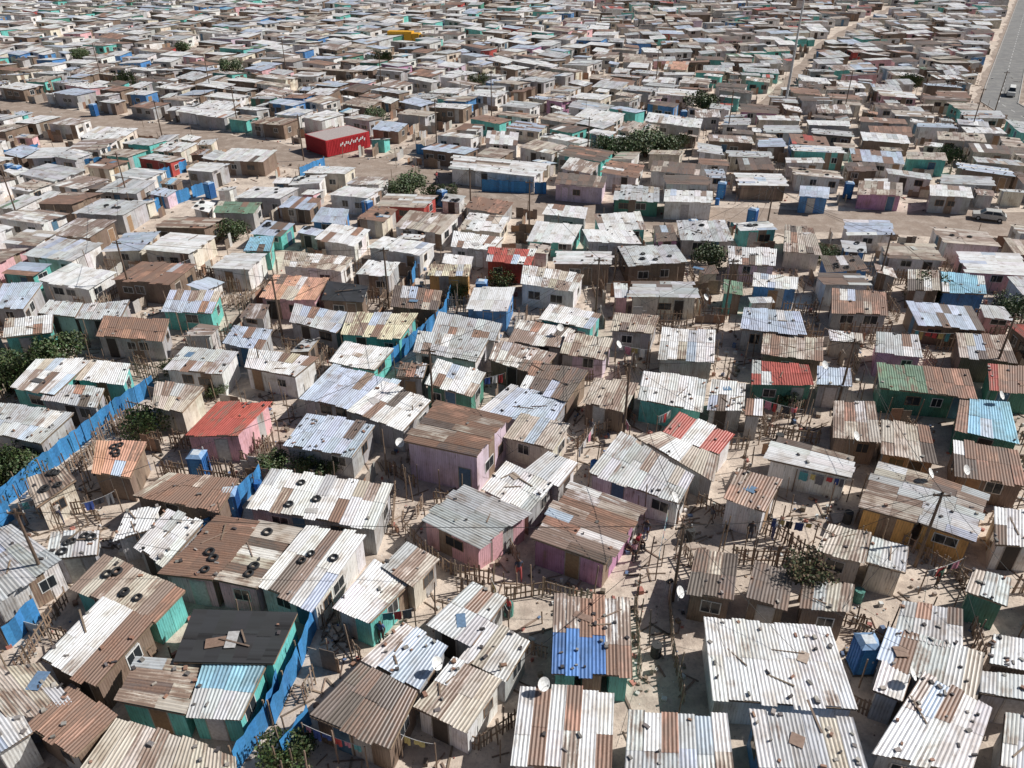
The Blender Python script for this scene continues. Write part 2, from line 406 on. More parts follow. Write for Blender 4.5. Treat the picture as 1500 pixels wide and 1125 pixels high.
ob("kerb",kb.mesh("kerb",[M_P])); ob("road_markings",mk.mesh("road_markings",[M_P]))
tracks=[([G(1310,10),G(1240,45),G(1195,72),G(1165,110),G(1100,170)],2.8,1.4,1),([G(0,152),G(60,160)],5,5,1),([G(430,264),G(310,288),G(215,350)],4.5,3.5,0),([G(-60,250),G(160,200)],3,2,0),([G(-60,112),G(300,70)],3,2.5,1),([G(540,244),G(700,180),G(900,110)],2.5,1.8,1)]
for t,w1,w2,dk in tracks:
    ribbon("dirt_path" if dk else "sand_path",t,w1,M_D if dk else M_S,.006,.5)
    for a,b in zip(t[:-1],t[1:]): mark(seg_quad(a,b,w2),0)
# open yards kept free of shacks
YARDS=["850 600 905 625 870 700 828 660","1085 590 1200 620 1180 665 1100 650","735 800 800 850 960 890 740 890","1000 740 1060 740 1200 780 1000 810","1330 850 1410 830 1440 930 1425 960","0 745 130 715 150 765 50 790","935 740 1000 760 990 870 930 880","1090 740 1240 720 1200 770 1140 780","395 560 440 600 415 640 400 620","225 790 260 840 160 800 140 790","1040 500 1080 490 1080 560 1045 555","560 640 600 670 590 790 575 780","480 880 520 930 500 960 470 950","1258 900 1300 930 1290 980 1240 960","1140 590 1180 590 1180 640 1120 640","600 600 640 600 620 640 590 640","930 880 1000 880 1000 1040 935 1020"]
YQ=[]
for y in YARDS:
    n=[float(x) for x in y.split()]; Q_=[G(n[i],n[i+1]) for i in (6,4,2,0)]; YQ.append(Q_); mark(Q_,0)
# the container stands clear of the shacks
mark([G(480,231),G(548,216),G(520,198),G(440,206)],0)
BUSH=[(95,530,1.3),(70,545,1.1),(40,560,1.3),(15,575,1.1),(212,640,1.1),(30,700,1.1),(5,715,1.2),(50,690,.8),(405,690,.8),(450,692,.8),(480,694,.7),(345,350,1.2),(945,230,2.2),(970,228,1.8),(915,232,1.8),(890,226,1.5),(990,222,1.4),(1030,165,1.9),(1365,440,1.3),(1345,438,1.1),(1152,590,.9),(1135,592,.7),(425,1120,.9),(590,292,1.4),(604,284,1.5),(735,425,1.1),(1040,390,1.3),(20,545,1.),(320,580,.6),(640,300,1.2),(655,292,1.1),(340,110,1.8),(560,95,1.6),(270,80,1.6),(250,545,.6),(670,440,.9),(700,130,1.6),(120,90,1.6),(1480,470,1.2),(1210,385,1.),(550,180,1.4),(185,130,1.7),(1330,130,1.6),(1390,240,1.3)]
for u,v,s_ in BUSH:
    p=G(u,v); r_=1.1*s_*(1.0 if v<300 else .7); mark([p+Vector(k)*r_ for k in ((-1,-1),(1,-1),(1,1),(-1,1))],0)
# ---------------------------------------------------------------- fences
def fence(name,pts,hh,kind):
    m=MB(); c=pts[0]; 
    for a,b in zip(pts[:-1],pts[1:]):
        d2=(b-a); L_=d2.length
        if L_<.2: continue
        d=Vector((d2.x,d2.y,0))/L_; n=Vector((-d.y,d.x,0)); a3=Vector((a.x-c.x,a.y-c.y,0))
        if kind=='net':
            k=max(1,int(L_/1.6))
            for i in range(k+1): m.box(a3+d*(L_*i/k)-d*.04+n*.01,d*.07,n*.07,(0,0,hh+U(.05,.35)),jit((.3,.22,.15),.3))
            k=max(1,int(L_/.4)); tp=[hh+U(-.16,.08) for _ in range(k+1)]; of=[U(-.05,.05) for _ in range(k+1)]; of2=[U(-.08,.08) for _ in range(k+1)]
            for i in range(k):
                p0=a3+d*(L_*i/k)-n*.06; p1=a3+d*(L_*(i+1)/k)-n*.06
                if rnd()<.04: continue
                m.face([p0+n*of[i],p1+n*of[i+1],p1+n*of2[i+1]+Vector((0,0,tp[i+1])),p0+n*of2[i]+Vector((0,0,tp[i]))],jit((.05,.24,.52),.25))
        elif kind=='picket':
            x=0
            while x<L_:
                wd=U(.06,.13); ht=hh*U(.75,1.2); m.box(a3+d*x+Vector((0,0,-.05)),d*wd+n*U(-.02,.02),n*.025,Vector((0,0,ht))+d*U(-.1,.1),jit(random.choice([(.30,.21,.15),(.38,.31,.25),(.22,.15,.11)]),.25)); x+=wd+U(.02,.25)
            for z in (.35,hh*.75): m.box(a3+Vector((0,0,z))+n*.03,d*L_,n*.04,(0,0,.08),(.28,.2,.14))
        else:
            x=0
            while x<L_:
                wd=min(U(.5,1.1),L_-x+.05); ht=hh*U(.75,1.1); cc=random.choice([(.30,.21,.15),(.42,.36,.3),(.5,.49,.47),(.35,.2,.13),(.2,.15,.12)])
                m.box(a3+d*x+n*U(-.03,.03)+Vector((0,0,-.05)),d*wd,n*.03,(0,0,ht),jit(cc,.2)); x+=wd
    ob(name,m.mesh(name,[M_P]),(c.x,c.y,0))
def px(s): n=[float(x) for x in s.split()]; return [G(n[i],n[i+1]) for i in range(0,len(n),2)]
for s in ["0 750 60 700 110 662 170 612 228 574","316 558 345 540 380 520","348 1130 395 1060 412 1000","402 1062 440 975 468 908","410 1130 455 1060","272 822 335 762 385 706","566 542 600 515 650 470 662 432","15 950 60 905","604 420 614 385","80 254 140 248 200 236","230 268 275 250","178 330 240 306 300 284","440 262 476 246","706 280 800 284","-20 790 20 760","610 225 660 236","10 235 60 225"]:
    fence("blue_net_fence",px(s),1.7,'net')
for s in ["250 655 300 662 340 670 388 694","590 778 625 815 660 842 720 856","480 522 520 538 566 548","566 690 610 716","978 872 984 960 1000 1035","930 890 936 1000","1180 905 1270 925","1320 800 1380 838 1420 855","100 882 60 940 30 990","888 712 940 745 992 768","160 1008 200 985 232 962","842 660 870 640 905 628","580 720 575 780","1000 812 1050 900","1090 770 1140 790 1196 830","690 566 740 556 752 548","640 1080 700 1100 760 1060","1270 720 1250 770","1020 740 1060 760","350 650 390 665","1230 1030 1270 1050","160 600 170 640 240 650","150 500 200 515 240 525","742 800 760 830","740 880 800 870 870 890","1110 590 1120 640 1200 650","1400 850 1440 900","1420 920 1436 975","60 760 130 750 150 770","480 880 520 960 530 970","1130 620 1180 600","905 600 930 625","1256 930 1290 950"]:
    fence("wooden_picket_fence",px(s),1.2,'picket')
# ---------------------------------------------------------------- shack fill
def ang(x,y):
    for a,b in zip(main[:-1],main[1:]):
        if a.x<=x<=b.x: yr=a.y+(b.y-a.y)*(x-a.x)/(b.x-a.x); break
    else: yr=main[0].y if x<main[0].x else main[-1].y
    if y>yr: t=-27 if x<12 else (-27+ (x-12)*.9 if x<32 else -8+ (6 if y>200 else 0))
    else: t=-19 if x<8 else -8
    return math.radians(t+8*math.sin(x*.031+y*.023)+4*math.sin(x*.11-y*.07))
def inview(x,y,mg=10): return abs(x)<.655*(.848*y+18.5)+mg
def rect(x,y,wx,wy,a):
    X=Vector((math.cos(a),math.sin(a)))*wx/2; Y=Vector((-math.sin(a),math.cos(a)))*wy/2; c=Vector((x,y)); return [c-X-Y,c+X-Y,c+X+Y,c-X+Y]
LW=['w']*38+['n']*14+['g']*17+['b']*12+['m']*11+['r']*6+['d']*6+['t','G']; RW=['w']*22+['n']*20+['g']*26+['b']*7+['m']*11+['r']*8+['d']*13+['R','G']
WW=['W']*36+['C']*13+['S']*18+['N']*25+['T']*6+['P']*4+['B']*3+['G']*1+['V','L','R']
def place(x,y,wx,wy,a,gap):
    P=rect(x,y,wx,wy,a)
    if not free(P,gap): return False
    mark(P,.03)
    P2=[p+Vector((U(-.2,.2),U(-.2,.2))) for p in P]
    lw=LW if x<15+.05*y else RW
    rf=random.choice(lw)*3+random.choice(lw)
    lv=2 if y<62 else (1 if y<190 else 0); wl=random.choice(WW); h=U(1.95,2.45) if wx>3.3 else U(1.7,2.0)
    c,pos=shack(P2,h,rf,wl,lv,rnd()<.4,tilt=1.3)
    if y<130 and rnd()<.18:
        for _ in range(random.randint(1,4)): TY.append((c,pos(U(.15,.85),U(.15,.85),.11)))
    if y<300 and wx>3.8:
      for rep in range(2): # lean-to annexes against the sides
        if rnd()>.6: continue
        dpt=U(1.2,2.6); s_=random.choice([-1,1]); side=rnd()<.5; ex,ey=Vector((math.cos(a),math.sin(a))),Vector((-math.sin(a),math.cos(a)))
        if side: q_=Vector((x,y))+ex*s_*(wx/2+dpt/2+.28); R_=rect(q_.x,q_.y,dpt,wy*U(.5,.95),a)
        else: q_=Vector((x,y))+ey*s_*(wy/2+dpt/2+.28); R_=rect(q_.x,q_.y,wx*U(.4,.9),dpt,a)
        if free(R_,-.1):
            mark(R_,.03); shack(R_,h-U(.2,.4),random.choice(lw)*2+random.choice('ndrg'),random.choice(WW+['N']*20),lv,rnd()<.5,name="lean_to_shed",tilt=.5)
    return True
a=math.radians(-27); ca,sa=math.cos(a),math.sin(a)
for i in range(-85,85):
    for j in range(-20,100):
        lx=i*7.3+(j%2)*2.4+U(-1.,1.); ly=j*6.1+U(-.6,.6)
        x=lx*ca-ly*sa; y=lx*sa+ly*ca
        if y<48 or y>410 or not inview(x,y) or rnd()<.18: continue
        place(x,y,U(4.8,7.6) if y>105 else U(4.9,6.8),U(3.8,5.6),ang(x,y)+math.radians(U(-4,4)),U(.05,.25))
def ring(N,ymin,ymax,s0,s1,gap):
    for _ in range(N):
        y=math.sqrt(U(ymin**2,ymax**2)); hw=.655*(.848*y+18.5)+10; x=U(-hw,hw)
        place(x,y,U(s0,s1),U(s0*.8,s1*.8),ang(x,y)+math.radians(U(-6,6))+(math.pi/2 if rnd()<.3 else 0),gap)
ring(11000,50,405,5,6.8,.1); ring(5000,50,120,4,5.5,.1); ring(10000,50,405,3.4,4.8,.1); ring(4500,45,220,2.2,3.2,.1)
ring(600,14,50,3.8,5.2,.6); ring(900,14,50,2.4,3.4,.5)
# ---------------------------------------------------------------- tyres
def tyre():
    m=MB(); R,r,N,K=.24,.085,16,7
    P=lambda i,k:Vector(((R+r*math.cos(k*6.2832/K))*math.cos(i*6.2832/N),(R+r*math.cos(k*6.2832/K))*math.sin(i*6.2832/N),r*.9*math.sin(k*6.2832/K)))
    for i in range(N):
        for k in range(K): m.face([P(i,k),P(i+1,k),P(i+1,k+1),P(i,k+1)],(.025,.025,.027))
    return m.mesh("old_tyre",[M_P])
tm=tyre()
for c,p in TY: ob("old_tyre",tm,(c.x+p.x,c.y+p.y,p.z),U(0,3),U(.75,1.05))
# ---------------------------------------------------------------- scattered fences, debris
for N_,y0,y1,mx in ((9000,22,80,300),(14000,78,230,650)):
  k=0
  for _ in range(N_):
    y=math.sqrt(U(y0**2,y1**2)); hw=.655*(.848*y+18.5)+5; x=U(-hw,hw); a=ang(x,y)+random.choice([0,math.pi/2])
    L_=U(1.2,4.5); d=Vector((math.cos(a),math.sin(a)))*L_/2; A_,B_=Vector((x,y))-d,Vector((x,y))+d
    qd=seg_quad(A_,B_,.35)
    if free(qd,0):
        pk=y<80 and rnd()<.65
        mark(qd,0); fence("wooden_picket_fence" if pk else "scrap_board_fence",[A_,B_],U(1.,1.7),'picket' if pk else 'board'); k+=1
        if k>mx: break
m=MB(); pc=MB(); DC=[(.3,.22,.16),(.4,.35,.3),(.55,.53,.5),(.2,.15,.12),(.1,.09,.08),(.35,.2,.14),(.15,.22,.36),(.5,.2,.16),(.7,.7,.68),(.25,.2,.16),(.3,.25,.2)]
def junk(x,y):
    an=U(0,3.14); d=Vector((math.cos(an),math.sin(an),0)); e=Vector((-d.y,d.x,0)); r=rnd(); col=jit(random.choice(DC),.2)
    if r<.68: z_=U(.1,.9)**2; m.box((x,y,0.01),d*U(.1,.5)*z_+d*.06,e*U(.1,.4)*z_+e*.05,(0,0,U(.04,.5)*z_+.02),col)
    elif r<.9: m.box((x,y,0.01),d*U(.6,2.0),e*U(.04,.12),Vector((0,0,.05)),jit((.27,.2,.15),.4))
    else: pc.box((x,y,-.1),d*.06,e*.06,Vector((U(-.15,.15),U(-.15,.15),U(1.2,3.2))),jit((.25,.18,.13),.3))
for k in range(22000):
    y=math.sqrt(U(60**2,190**2)) if k%2 else U(19,80); hw=.655*(.848*y+18.5)+3; x=U(-hw,hw); i,j=idx(x,y)
    if occ[i,j] and rnd()<.97: continue
    junk(x,y)
for Q_ in YQ: # rubbish along the edges of the yards
    for _ in range(60):
        s,t=rnd(),rnd()
        if rnd()<.6: s=random.choice([U(-.05,.12),U(.88,1.05)])
        p=(Q_[0]*(1-s)+Q_[1]*s)*(1-t)+(Q_[3]*(1-s)+Q_[2]*s)*t; junk(p.x,p.y)
ob("scrap_debris",m.mesh("scrap_debris",[M_P])); ob("timber_posts",pc.mesh("timber_posts",[M_P]))
# ---------------------------------------------------------------- bushes
def bush(seed,R):
    random.seed(seed); m=MB(); tips=[]
    for k in range(6):
        an=k*1.05+U(-.3,.3); b=Vector((math.cos(an)*R*.5,math.sin(an)*R*.5,R*U(.6,1.0))); mid=b*.5+Vector((0,0,.15)); m.tube((0,0,-.1),mid,.09,(.12,.08,.06),0,5,.06); m.tube(mid,b,.06,(.12,.08,.06),0,5,.02); tips.append(b)
    cl=[(Vector((U(-1,1)*R*.75,U(-1,1)*R*.75,U(.25,1.05)*R)),R*U(.28,.5)) for _ in range(16)]+[(t,R*.4) for t in tips]
    for c,r in cl:
        tone=U(.6,1.5)
        for _ in range(95):
            v=Vector((random.gauss(0,1),random.gauss(0,1),random.gauss(0,1))).normalized()*r*U(.6,1.08); p=c+v
            if p.z<.05: continue
            x=Vector((U(-1,1),U(-1,1),U(-1,1))).normalized(); y=x.orthogonal().normalized(); s_=U(.06,.13)
            cc=(.055*tone*U(.7,1.3),.08*tone*U(.8,1.2),.025*tone); m.face([p-x*s_,p-y*s_*.6,p+x*s_,p+y*s_*.6],cc,1)
    return m.mesh("shrub",[M_P,M_L])
bm_=[bush(i,1.5) for i in range(4)]; random.seed(99)
for u,v,s_ in BUSH:
    p=G(u,v); ob("small_tree" if s_>=1.6 else "shrub",random.choice(bm_),(p.x,p.y,0),U(0,6),s_)
p=G(1172,880); random.seed(5)
m=MB()
for k in range(26):
    d=Vector((U(-1,1),U(-1,1),U(.5,1.3))).normalized(); b=Vector((0,0,1.2)); e=b+d*U(.8,1.5); m.tube(b,e,.03,(.2,.13,.09),0,4,.01)
    for _ in range(50):
        q_=b.lerp(e,U(.5,1.1))+Vector((U(-.3,.3),U(-.3,.3),U(-.3,.3))); x=Vector((U(-1,1),U(-1,1),U(-1,1))).normalized()*.08; y=x.orthogonal().normalized()*.05; m.face([q_-x,q_-y,q_+x,q_+y],jit(random.choice([(.10,.09,.04),(.16,.10,.06),(.06,.08,.03)]),.3),1)
m.tube((0,0,-.1),(0,0,1.25),.12,(.2,.14,.1),0,7,.07)
ob("dry_tree",m.mesh("dry_tree",[M_P,M_L]),(p.x,p.y,0),0,1.35)
# ---------------------------------------------------------------- poles and wires
def pole(u,v,hh):
    p=G(u,v); m=MB(); m.tube((0,0,-.2),(0,0,hh),.11,(.16,.11,.08),0,8,.075); m.box((-.5,-.05,hh-.35),(1,0,0),(0,.08,0),(0,0,.1),(.18,.12,.08))
    for x in (-.45,0,.45): m.tube((x,0,hh-.25),(x,0,hh-.1),.035,(.6,.6,.58),0,6)
    ob("utility_pole",m.mesh("utility_pole",[M_P]),(p.x,p.y,0),U(-.3,.3)); return Vector((p.x,p.y,hh-.1))
def wire(a,b,sag=.6,r=.017):
    m=MB(); N=14; P=[a.lerp(b,i/N)-Vector((0,0,4*sag*(i/N)*(1-i/N))) for i in range(N+1)]
    for i in range(N): m.tube(P[i]-a,P[i+1]-a,r,(.02,.02,.02),0,4)
    ob("power_line",m.mesh("power_line",[M_P]),a)
PL=[pole(*t) for t in [(75,868,6.5),(635,605,6),(912,648,7),(985,880,6),(570,452,6.5),(872,468,6.5),(195,440,6.5),(350,192,7.5),(1120,350,6.5),(190,300,7),(445,235,7),(1065,200,7.5),(690,320,6.5),(1340,830,6),(240,210,7),(860,240,7),(640,215,7.5),(1285,420,6),(775,340,6.5),(30,330,7),(310,140,7.5),(960,130,8),(560,140,8),(1235,170,8),(1420,200,8),(1455,170,8),(1060,470,6.5),(1225,600,6.5),(415,500,6.5),(1450,560,6.5),(720,170,8),(150,120,8),(420,110,8)]]
for a,b in [(0,3),(1,2),(2,3),(3,13),(0,1),(4,1),(5,2),(6,4),(4,12),(5,18),(9,6),(7,10),(8,5),(12,18),(8,17),(10,16),(16,15),(14,7),(19,9),(5,26),(26,27),(27,13),(28,4),(28,6),(26,8),(17,29),(27,2),(16,30),(31,20),(32,22),(18,8),(1,5)]: wire(PL[a],PL[b])
for i in (1,2,3,4,5,0,13,26,27,28,12,8):
    for _ in range(6):
        an=U(0,6.28); r_=U(6,14); b=PL[i]+Vector((math.cos(an)*r_,math.sin(an)*r_,-PL[i].z+2.5)); wire(PL[i],b,.25,.012)
# flood light mast
p=G(1149,160); m=MB(); m.tube((0,0,0),(0,0,30),.25,(.6,.6,.6),0,12,.12); m.tube((0,0,29.3),(0,0,29.5),1.0,(.45,.45,.45),0,16)
for k in range(8):
    an=k*.785; d=Vector((math.cos(an),math.sin(an),0)); e=Vector((-d.y,d.x,0)); m.box(Vector((0,0,28.9))+d*.95-e*.25,e*.5,d*.35-Vector((0,0,.15)),(0,0,.4),(.6,.6,.6))
m.box((-.5,-.5,0),(1,0,0),(0,1,0),(0,0,.4),(.45,.44,.42)); ob("high_mast_floodlight",m.mesh("high_mast_floodlight",[M_P]),(p.x,p.y,0))
# ---------------------------------------------------------------- satellite dishes
def dish():
    m=MB(); N=16; rings=[(0,0),(.16,.015),(.3,.055),(.40,.10)]
    f=lambda r,z,a:Vector((r*math.cos(a),-z,r*math.sin(a)))
    for (r0,z0),(r1,z1) in zip(rings[:-1],rings[1:]):
        for k in range(N):
            a0,a1=k*6.2832/N,(k+1)*6.2832/N
            pts=[f(r0,z0,a0),f(r0,z0,a1),f(r1,z1,a1),f(r1,z1,a0)] if r0 else [f(0,0,0),f(r1,z1,a1),f(r1,z1,a0)]
            m.face(pts,(.82,.82,.8))
    R_=Matrix.Rotation(math.radians(-38),3,'X'); m.v=[R_@Vector(v)+Vector((0,0,.8)) for v in m.v]
    m.tube((0,0,0),(0,.05,.8),.025,(.35,.35,.35)); m.tube((0,-.02,.52),(0,-.42,1.08),.012,(.3,.3,.3)); m.box((-.04,-.46,1.04),(.08,0,0),(0,.08,0),(0,0,.1),(.3,.3,.3)); return m.mesh("satellite_dish",[M_P])
dm=dish()
for u,v,h in [(993,880,2.0),(985,740,2.),(905,515,2.2),(1358,705,2.2),(1410,700,2.2),(1032,445,2.2),(640,985,2.2),(1330,1000,2.2),(586,660,2.3),(1462,590,2.2),(1250,650,2.2),(820,490,2.2),(795,1015,2.2),(1205,545,2.2)]:
    p=G(u,v,h); ob("satellite_dish",dm,(p.x,p.y,h),math.radians(U(30,70)),.85)
# ---------------------------------------------------------------- toilets, tanks
def toilet():
    m=MB(); c=(.04,.18,.45); m.box((-.52,-.52,.1),(1.04,0,0),(0,1.04,0),(0,0,2.0),c); m.box((-.58,-.58,0),(1.16,0,0),(0,1.16,0),(0,0,.1),(.1,.1,.1))
    for i in range(5): m.box((-.5+i*.22,.523,.2),(.1,0,0),(0,.03,0),(0,0,1.8),(.025,.13,.4)); m.box((.523,-.5+i*.22,.2),(.03,0,0),(0,.1,0),(0,0,1.8),(.025,.13,.4)); m.box((-.553,-.5+i*.22,.2),(.03,0,0),(0,.1,0),(0,0,1.8),(.025,.13,.4))
    m.box((-.36,-.545,.15),(.72,0,0),(0,.025,0),(0,0,1.85),(.06,.27,.6)); m.box((.22,-.57,1.05),(.08,0,0),(0,.025,0),(0,0,.12),(.6,.6,.6))
    a,b=.57,.3
    P=[Vector(x) for x in ((-a,-a,2.1),(a,-a,2.1),(a,a,2.1),(-a,a,2.1))]; Q=[Vector(x) for x in ((-b,-b,2.28),(b,-b,2.28),(b,b,2.28),(-b,b,2.28))]
    for i in range(4): m.face([P[i],P[(i+1)%4],Q[(i+1)%4],Q[i]],(.25,.4,.62))
    m.face(Q,(.65,.7,.74)); m.tube((.35,.35,2.1),(.35,.35,2.5),.05,(.5,.5,.5)); return m.mesh("portable_toilet",[M_P])
tmh=toilet()
for u,v in [(297,700),(342,756),(1258,978),(30,265),(706,440),(1013,348),(20,262),(648,302),(540,318),(1240,290),(1100,330),(310,290),(1055,290),(905,300),(480,268),(1000,180),(140,170)]:
    p=G(u,v); ob("portable_toilet",tmh,(p.x,p.y,0),math.radians(U(-40,10)))
def barrel(c):
    m=MB(); m.tube((0,0,0),(0,0,.88),.29,c,0,12)
    for z in (.28,.58): m.tube((0,0,z),(0,0,z+.03),.305,c,0,12)
    m.tube((.1,.1,.88),(.1,.1,.91),.04,(.1,.1,.1)); return m.mesh("plastic_barrel",[M_P])
bl=[barrel(c) for c in ((.03,.16,.45),(.05,.05,.05),(.1,.3,.25))]
for u,v in [(380,720),(215,690),(525,905),(808,1085),(940,1105),(1050,300),(1255,880),(330,1020),(745,900),(1240,765),(1300,960),(460,700),(700,530),(1190,690),(960,960),(1140,650),(870,690),(1010,790),(100,740)]:
    p=G(u,v); ob("plastic_barrel",random.choice(bl),(p.x,p.y,0))
# ---------------------------------------------------------------- washing lines
def wash(u0,v0,u1,v1):
    a,b=G(u0,v0),G(u1,v1); m=MB(); d=Vector((b.x-a.x,b.y-a.y,0)); L_=d.length; d/=L_; n=Vector((-d.y,d.x,0))
    for x in (0,L_): m.tube(d*x,d*x+Vector((0,0,1.95)),.04,(.25,.18,.13))
    z=lambda x:1.88-.5*(x/L_)*(1-x/L_); N=10
    for i in range(N): m.tube(d*(L_*i/N)+Vector((0,0,z(L_*i/N))),d*(L_*(i+1)/N)+Vector((0,0,z(L_*(i+1)/N))),.012,(.6,.6,.6),0,4)
    x=.2
    while x<L_-.5:
        wd=U(.25,.6); hh=U(.35,.85); c=jit(random.choice([(.6,.08,.08),(.75,.75,.73),(.05,.1,.35),(.04,.04,.05),(.7,.3,.4),(.1,.35,.4),(.6,.5,.2),(.2,.2,.22)]),.2)
        for s_ in range(3):
            x0,x1=x+wd*s_/3,x+wd*(s_+1)/3; o0=n*.05*math.sin(s_*2.1); o1=n*.05*math.sin((s_+1)*2.1)
            m.face([d*x0+o0+Vector((0,0,z(x0)-hh)),d*x1+o1+Vector((0,0,z(x1)-hh)),d*x1+Vector((0,0,z(x1)-.01)),d*x0+Vector((0,0,z(x0)-.01))],c)
        x+=wd+U(.03,.2)
    ob("washing_line",m.mesh("washing_line",[M_SK]),(a.x,a.y,0))
for s in [(530,935,610,925),(1120,790,1190,800),(1160,720,1240,735),(720,880,745,930),(980,750,960,850),(590,1110,640,1125),(450,1095,540,1130),(130,770,180,750),(905,620,920,655),(900,530,950,540),(1330,510,1390,515),(660,590,740,575),(230,420,290,400),(1000,300,1040,300),(960,640,985,625),(1060,345,1100,350),(1100,610,1170,630),(1345,870,1400,850),(40,770,110,745),(845,690,870,650)]: wash(*s)
# ---------------------------------------------------------------- red shipping container
a,b,c_=G(480,231),G(543,216),G(447,207)
X=(b-a); Y=Vector((-X.y,X.x)).normalized()*6.0; m=MB(); Xv=Vector((*X,0)); Yv=Vector((*Y,0)); n1=Xv.normalized(); n2=Yv.normalized()
m.box((0,0,.1),Xv,Yv,(0,0,2.5),(.5,.02,.028))
for i in range(int(Xv.length/.3)-1): m.box(n1*(.15+i*.3)-n2*.04+Vector((0,0,.25)),n1*.13,n2*.04,(0,0,2.2),(.48,.02,.03))
for i in range(19): m.box(n2*(.15+i*.3)-n1*.04+Vector((0,0,.25)),n2*.13,n1*.04,(0,0,2.2),(.36,.02,.03)); m.box(n2*(.12+i*.3)+n1*.15+Vector((0,0,2.602)),n2*.25,n1*(Xv.length-.3),(0,0,.03),(.5,.44,.42))  # left-side ribs get a darker red, that side's shade painted in; then roof strips
for k in range(14):
    t=k/13; p0=n1*(Xv.length*(.3+.55*t))-n2*.07+Vector((0,0,1.3+.2*math.sin(k*2.3)+.3*t)); m.box(p0,n1*.22,n2*.02,Vector((.1*n1.x,.1*n1.y,.4)),(.8,.8,.8))
ob("red_shipping_container",m.mesh("red_shipping_container",[M_P]),(a.x,a.y,0))
# ---------------------------------------------------------------- vehicles
def car(col,van=False):
    m=MB(); w_=.85
    prof=[(-2.1,.35),(-2.1,.85),(-1.2,.95),(-.55,1.45),(1.25,1.48),(1.95,.98),(2.1,.9),(2.1,.35)] if not van else [(-2.4,.35),(-2.4,1.1),(-1.9,1.2),(-1.4,2.0),(2.3,2.05),(2.4,1.9),(2.4,.35)]
    def yw(z): return w_ if z<1.0 else w_-(z-1.0)*.28
    for (x0,z0),(x1,z1) in zip(prof,prof[1:]+prof[:1]): m.face([(x0,-yw(z0),z0),(x0,yw(z0),z0),(x1,yw(z1),z1),(x1,-yw(z1),z1)],col,0)
    m.face([(x,-yw(z),z) for x,z in prof],col,0); m.face([(x,yw(z),z) for x,z in prof[::-1]],col,0)
    if not van:
        for s_ in (1,-1):
            for x0,x1,x2,x3 in ((-.95,.25,.25,-.5),(.33,1.6,1.15,.33)): m.face([(x0,s_*(yw(1.02)+.006),1.02),(x1,s_*(yw(1.02)+.006),1.02),(x2,s_*(yw(1.38)+.006),1.38),(x3,s_*(yw(1.38)+.006),1.38)],(0,0,0),1)
        m.face([(-1.17,-.7,1.0),(-1.17,.7,1.0),(-.62,.62,1.42),(-.62,-.62,1.42)],(0,0,0),1); m.face([(1.88,-.7,1.05),(1.88,.7,1.05),(1.36,.62,1.42),(1.36,-.62,1.42)],(0,0,0),1)
    else:
        m.face([(-1.88,-.7,1.26),(-1.88,.7,1.26),(-1.46,.6,1.94),(-1.46,-.6,1.94)],(0,0,0),1)
        for s_ in (1,-1): m.face([(-1.5,s_*(yw(1.3)+.01),1.3),(1.9,s_*(yw(1.3)+.01),1.3),(1.9,s_*(yw(1.8)+.01),1.8),(-1.3,s_*(yw(1.8)+.01),1.8)],(0,0,0),1)
    for x in (-1.35,1.35):
        for s_ in (1,-1): m.tube((x,s_*.68,.32),(x,s_*.88,.32),.32,(.03,.03,.03),0,14); m.tube((x,s_*.88,.32),(x,s_*.89,.32),.17,(.5,.5,.5),0,10)
    return m.mesh("parked_car",[M_P,M_G])
for u,v,c,r,vn in [(1447,322,(.5,.5,.48),-25,0),(1480,140,(.75,.75,.73),60,1)]:
    p=G(u,v); ob("minibus" if vn else "parked_car",car(c,vn),(p.x,p.y,.01),math.radians(r),.9)
p=G(588,64); m=MB(); yc=(.8,.42,.03)
m.box((-3.2,-1.2,.8),(6.4,0,0),(0,2.4,0),(0,0,2.2),yc); m.box((3.35,-1.15,.6),(1.7,0,0),(0,2.3,0),(0,0,2.0),yc); m.box((5.052,-1.0,1.5),(.02,0,0),(0,2.,0),(0,0,.8),(0,0,0),1); m.box((-3.2,-.5,.5),(7,0,0),(0,1,0),(0,0,.3),(.05,.05,.05))
for x in (-2.2,-1,4.1):
    for s_ in (-1.2,.9): m.tube((x,s_,.5),(x,s_+.3,.5),.5,(.03,.03,.03),0,14)
ob("yellow_truck",m.mesh("yellow_truck",[M_P,M_G]),(p.x,p.y,0),math.radians(-10),1.1)
